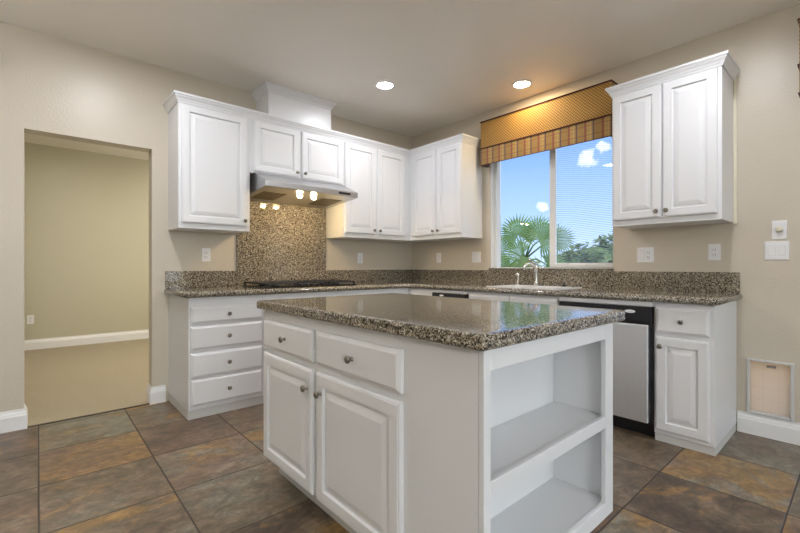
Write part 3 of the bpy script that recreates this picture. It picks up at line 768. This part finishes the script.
def fill_torch(x, y, s_, label):  # unseen uplights added to lift the ceiling brightness
    t = thing('fill_floor_lamp', (x, y, 0), label, 'floor lamp', 'added uplight fill lamps')
    m = MB(); m.lathe((x, y, .0005), 'z', [(.14, 0), (.14, .015), (.02, .03)], 24); m.build('base', M_NICKEL, t)
    m = MB(); m.tube([(x, y, .03), (x, y, 1.66)], .012, 10); m.build('pole', M_NICKEL, t)
    m = MB(); k = 28; ring = lambda r, z: [(x+r*math.cos(2*PI*i/k), y+r*math.sin(2*PI*i/k), z) for i in range(k)]
    m.loops([ring(.015, 1.6605), ring(.10, 1.70), ring(.19, 1.78), ring(.185, 1.78), ring(.095, 1.71), ring(.015, 1.668)], smooth=True); m.build('bowl', M_NICKEL, t)
    m = MB(); m.lathe((x, y, 1.7405), 'z', [(.11, 0), (.10, .012), (.06, .02)], 24); m.build('bulb', emit('fill_uplight_glow', (1, 1.0, 1.0), s_), t)
fill_torch(-5.3, -1.9, S_FILL_TORCH_A, 'added bowl uplight for fill left of the kitchen, out of view')
fill_torch(-4.9, -4.9, S_FILL_TORCH_B, 'added bowl uplight for fill behind the camera, out of view')

# ================================================================== OUTSIDE
m = MB(); m.box(-40, 60, -40, 40, -.3, -.15); struct(m, 'ground', M_GROUND)
def leaf_cloud(mb, c, rad, count, size, rnd):
    for _ in range(count):
        while True:
            p = Vector((rnd.uniform(-1, 1), rnd.uniform(-1, 1), rnd.uniform(-.4, 1)))
            if .78 < p.length < 1: break
        bumpy = 1+.12*math.sin(p.x*9+c[0])*math.cos(p.y*8)+.08*math.sin(p.z*13)
        q = Vector((c[0]+p.x*rad[0]*bumpy, c[1]+p.y*rad[1]*bumpy, c[2]+p.z*rad[2]*bumpy))
        nrm = (p + Vector((rnd.uniform(-.7, .7), rnd.uniform(-.7, .7), rnd.uniform(-.5, .9)))).normalized()
        a = nrm.orthogonal().normalized(); a.rotate(Matrix.Rotation(rnd.uniform(0, 6.28), 3, nrm)); b = nrm.cross(a)
        s = size*rnd.uniform(.6, 1.3)
        v = [mb.V(tuple(q+a*s*x+b*s*.5*y)) for x, y in ((-1, 0), (0, -.8), (1, 0), (0, .8))]
        mb.face(v)
def bush(name, c, rad, count, size, mt, label, cat, trunk=True):
    t = thing(name, (c[0], c[1], -.1), label, cat, 'greenery outside the window')
    m = MB(); V_ = []
    ico = bmesh.new(); bmesh.ops.create_icosphere(ico, subdivisions=4, radius=1)
    for q in ico.verts:
        p = q.co; k = .86+.05*math.sin(p.x*9+c[0])*math.cos(p.y*8+p.z*5); V_.append(m.V((c[0]+p.x*rad[0]*k, c[1]+p.y*rad[1]*k, max(-.14, c[2]+p.z*rad[2]*k))))
    for q in ico.faces: m.face([V_[i.index] for i in q.verts])
    ico.free(); leaf_cloud(m, c, rad, count, size, random.Random(int(c[0]*100+c[1]*10))); m.build('foliage', mt, t, recalc=False)
    m = MB(); m.tube([(c[0], c[1], -.1), (c[0]+.03, c[1], c[2]*.5), (c[0], c[1]+.02, c[2]+rad[2]*.3)], [.09, .07, .04], 8); m.build('trunk', M_BARK, t)
bush('round_tree', (7.2, .45, .12), (1.5, 1.9, 1.66), 16000, .10, M_LEAF, 'rounded green tree filling the lower right window pane', 'tree')
bush('tall_shrub', (4.75, 1.45, .15), (.65, .95, 1.18), 6000, .06, M_LEAF2, 'yellowish shrub below the palm fronds in the left pane', 'shrub')
# fan palm
def fan(base, hub, nrm, up, R, mt, t, rnd):
    base, hub, nrm, up = Vector(base), Vector(hub), Vector(nrm).normalized(), Vector(up)
    up = (up - nrm*up.dot(nrm)).normalized(); sd = nrm.cross(up)
    m = MB()
    K = 30
    for i in range(K):
        a = math.radians(-140+280*i/(K-1)); L = R*(1-.25*abs(a)/2.5)*rnd.uniform(.93, 1.05)
        d = up*math.cos(a)+sd*math.sin(a); s = sd*math.cos(a)-up*math.sin(a)
        w_ = .017*R/.6
        bend = nrm*-.10*L - Vector((0, 0, 1))*.06*L
        p0 = hub; p1 = hub+d*L*.62; p2 = hub+d*L+bend
        v0 = m.V(tuple(p0)); c1 = m.V(tuple(p1+nrm*.012)); a1 = m.V(tuple(p1+s*w_*1.25)); b1 = m.V(tuple(p1-s*w_*1.25)); v2 = m.V(tuple(p2))
        for q in ((v0, a1, c1), (v0, c1, b1), (a1, v2, c1), (c1, v2, b1)): m.face(q)
    f = m.build('frond', mt, t, recalc=False)
    mid = (base+hub)/2+Vector((0, 0, .06))
    m = MB(); m.tube([tuple(base), tuple(mid), tuple(hub)], [.018, .014, .01], 6); m.build('stalk', M_PALM, f)
pc = Vector((3.1, .33, 1.22))
t = thing('fan_palm', (pc.x, pc.y, -.1), 'fan palm with spiky fronds in the left window pane', 'palm', 'greenery outside the window')
m = MB(); m.tube([(pc.x, pc.y, -.1), (pc.x+.02, pc.y, .6), (pc.x, pc.y, pc.z)], [.17, .14, .12], 12); m.build('trunk', M_BARK, t)
rr = random.Random(3)
for (dy, dz, dx, R, ny) in [(.06, .46, -.1, .46, .1), (-.30, .36, .05, .48, -.2), (-.12, .06, -.30, .44, -.1), (.45, .16, .0, .44, .6), (.36, .50, .25, .40, .3),
                            (-.42, -.12, .1, .40, -.4), (-.52, .34, .2, .36, -.9), (.22, -.16, -.25, .42, .3), (-.05, .50, .3, .42, 0)]:
    hub = pc+Vector((dx, dy, dz)); up = (hub-pc).normalized()
    fan(pc, hub, (-1, ny*.4-.5, .25), up, R, M_PALM, t, rr)
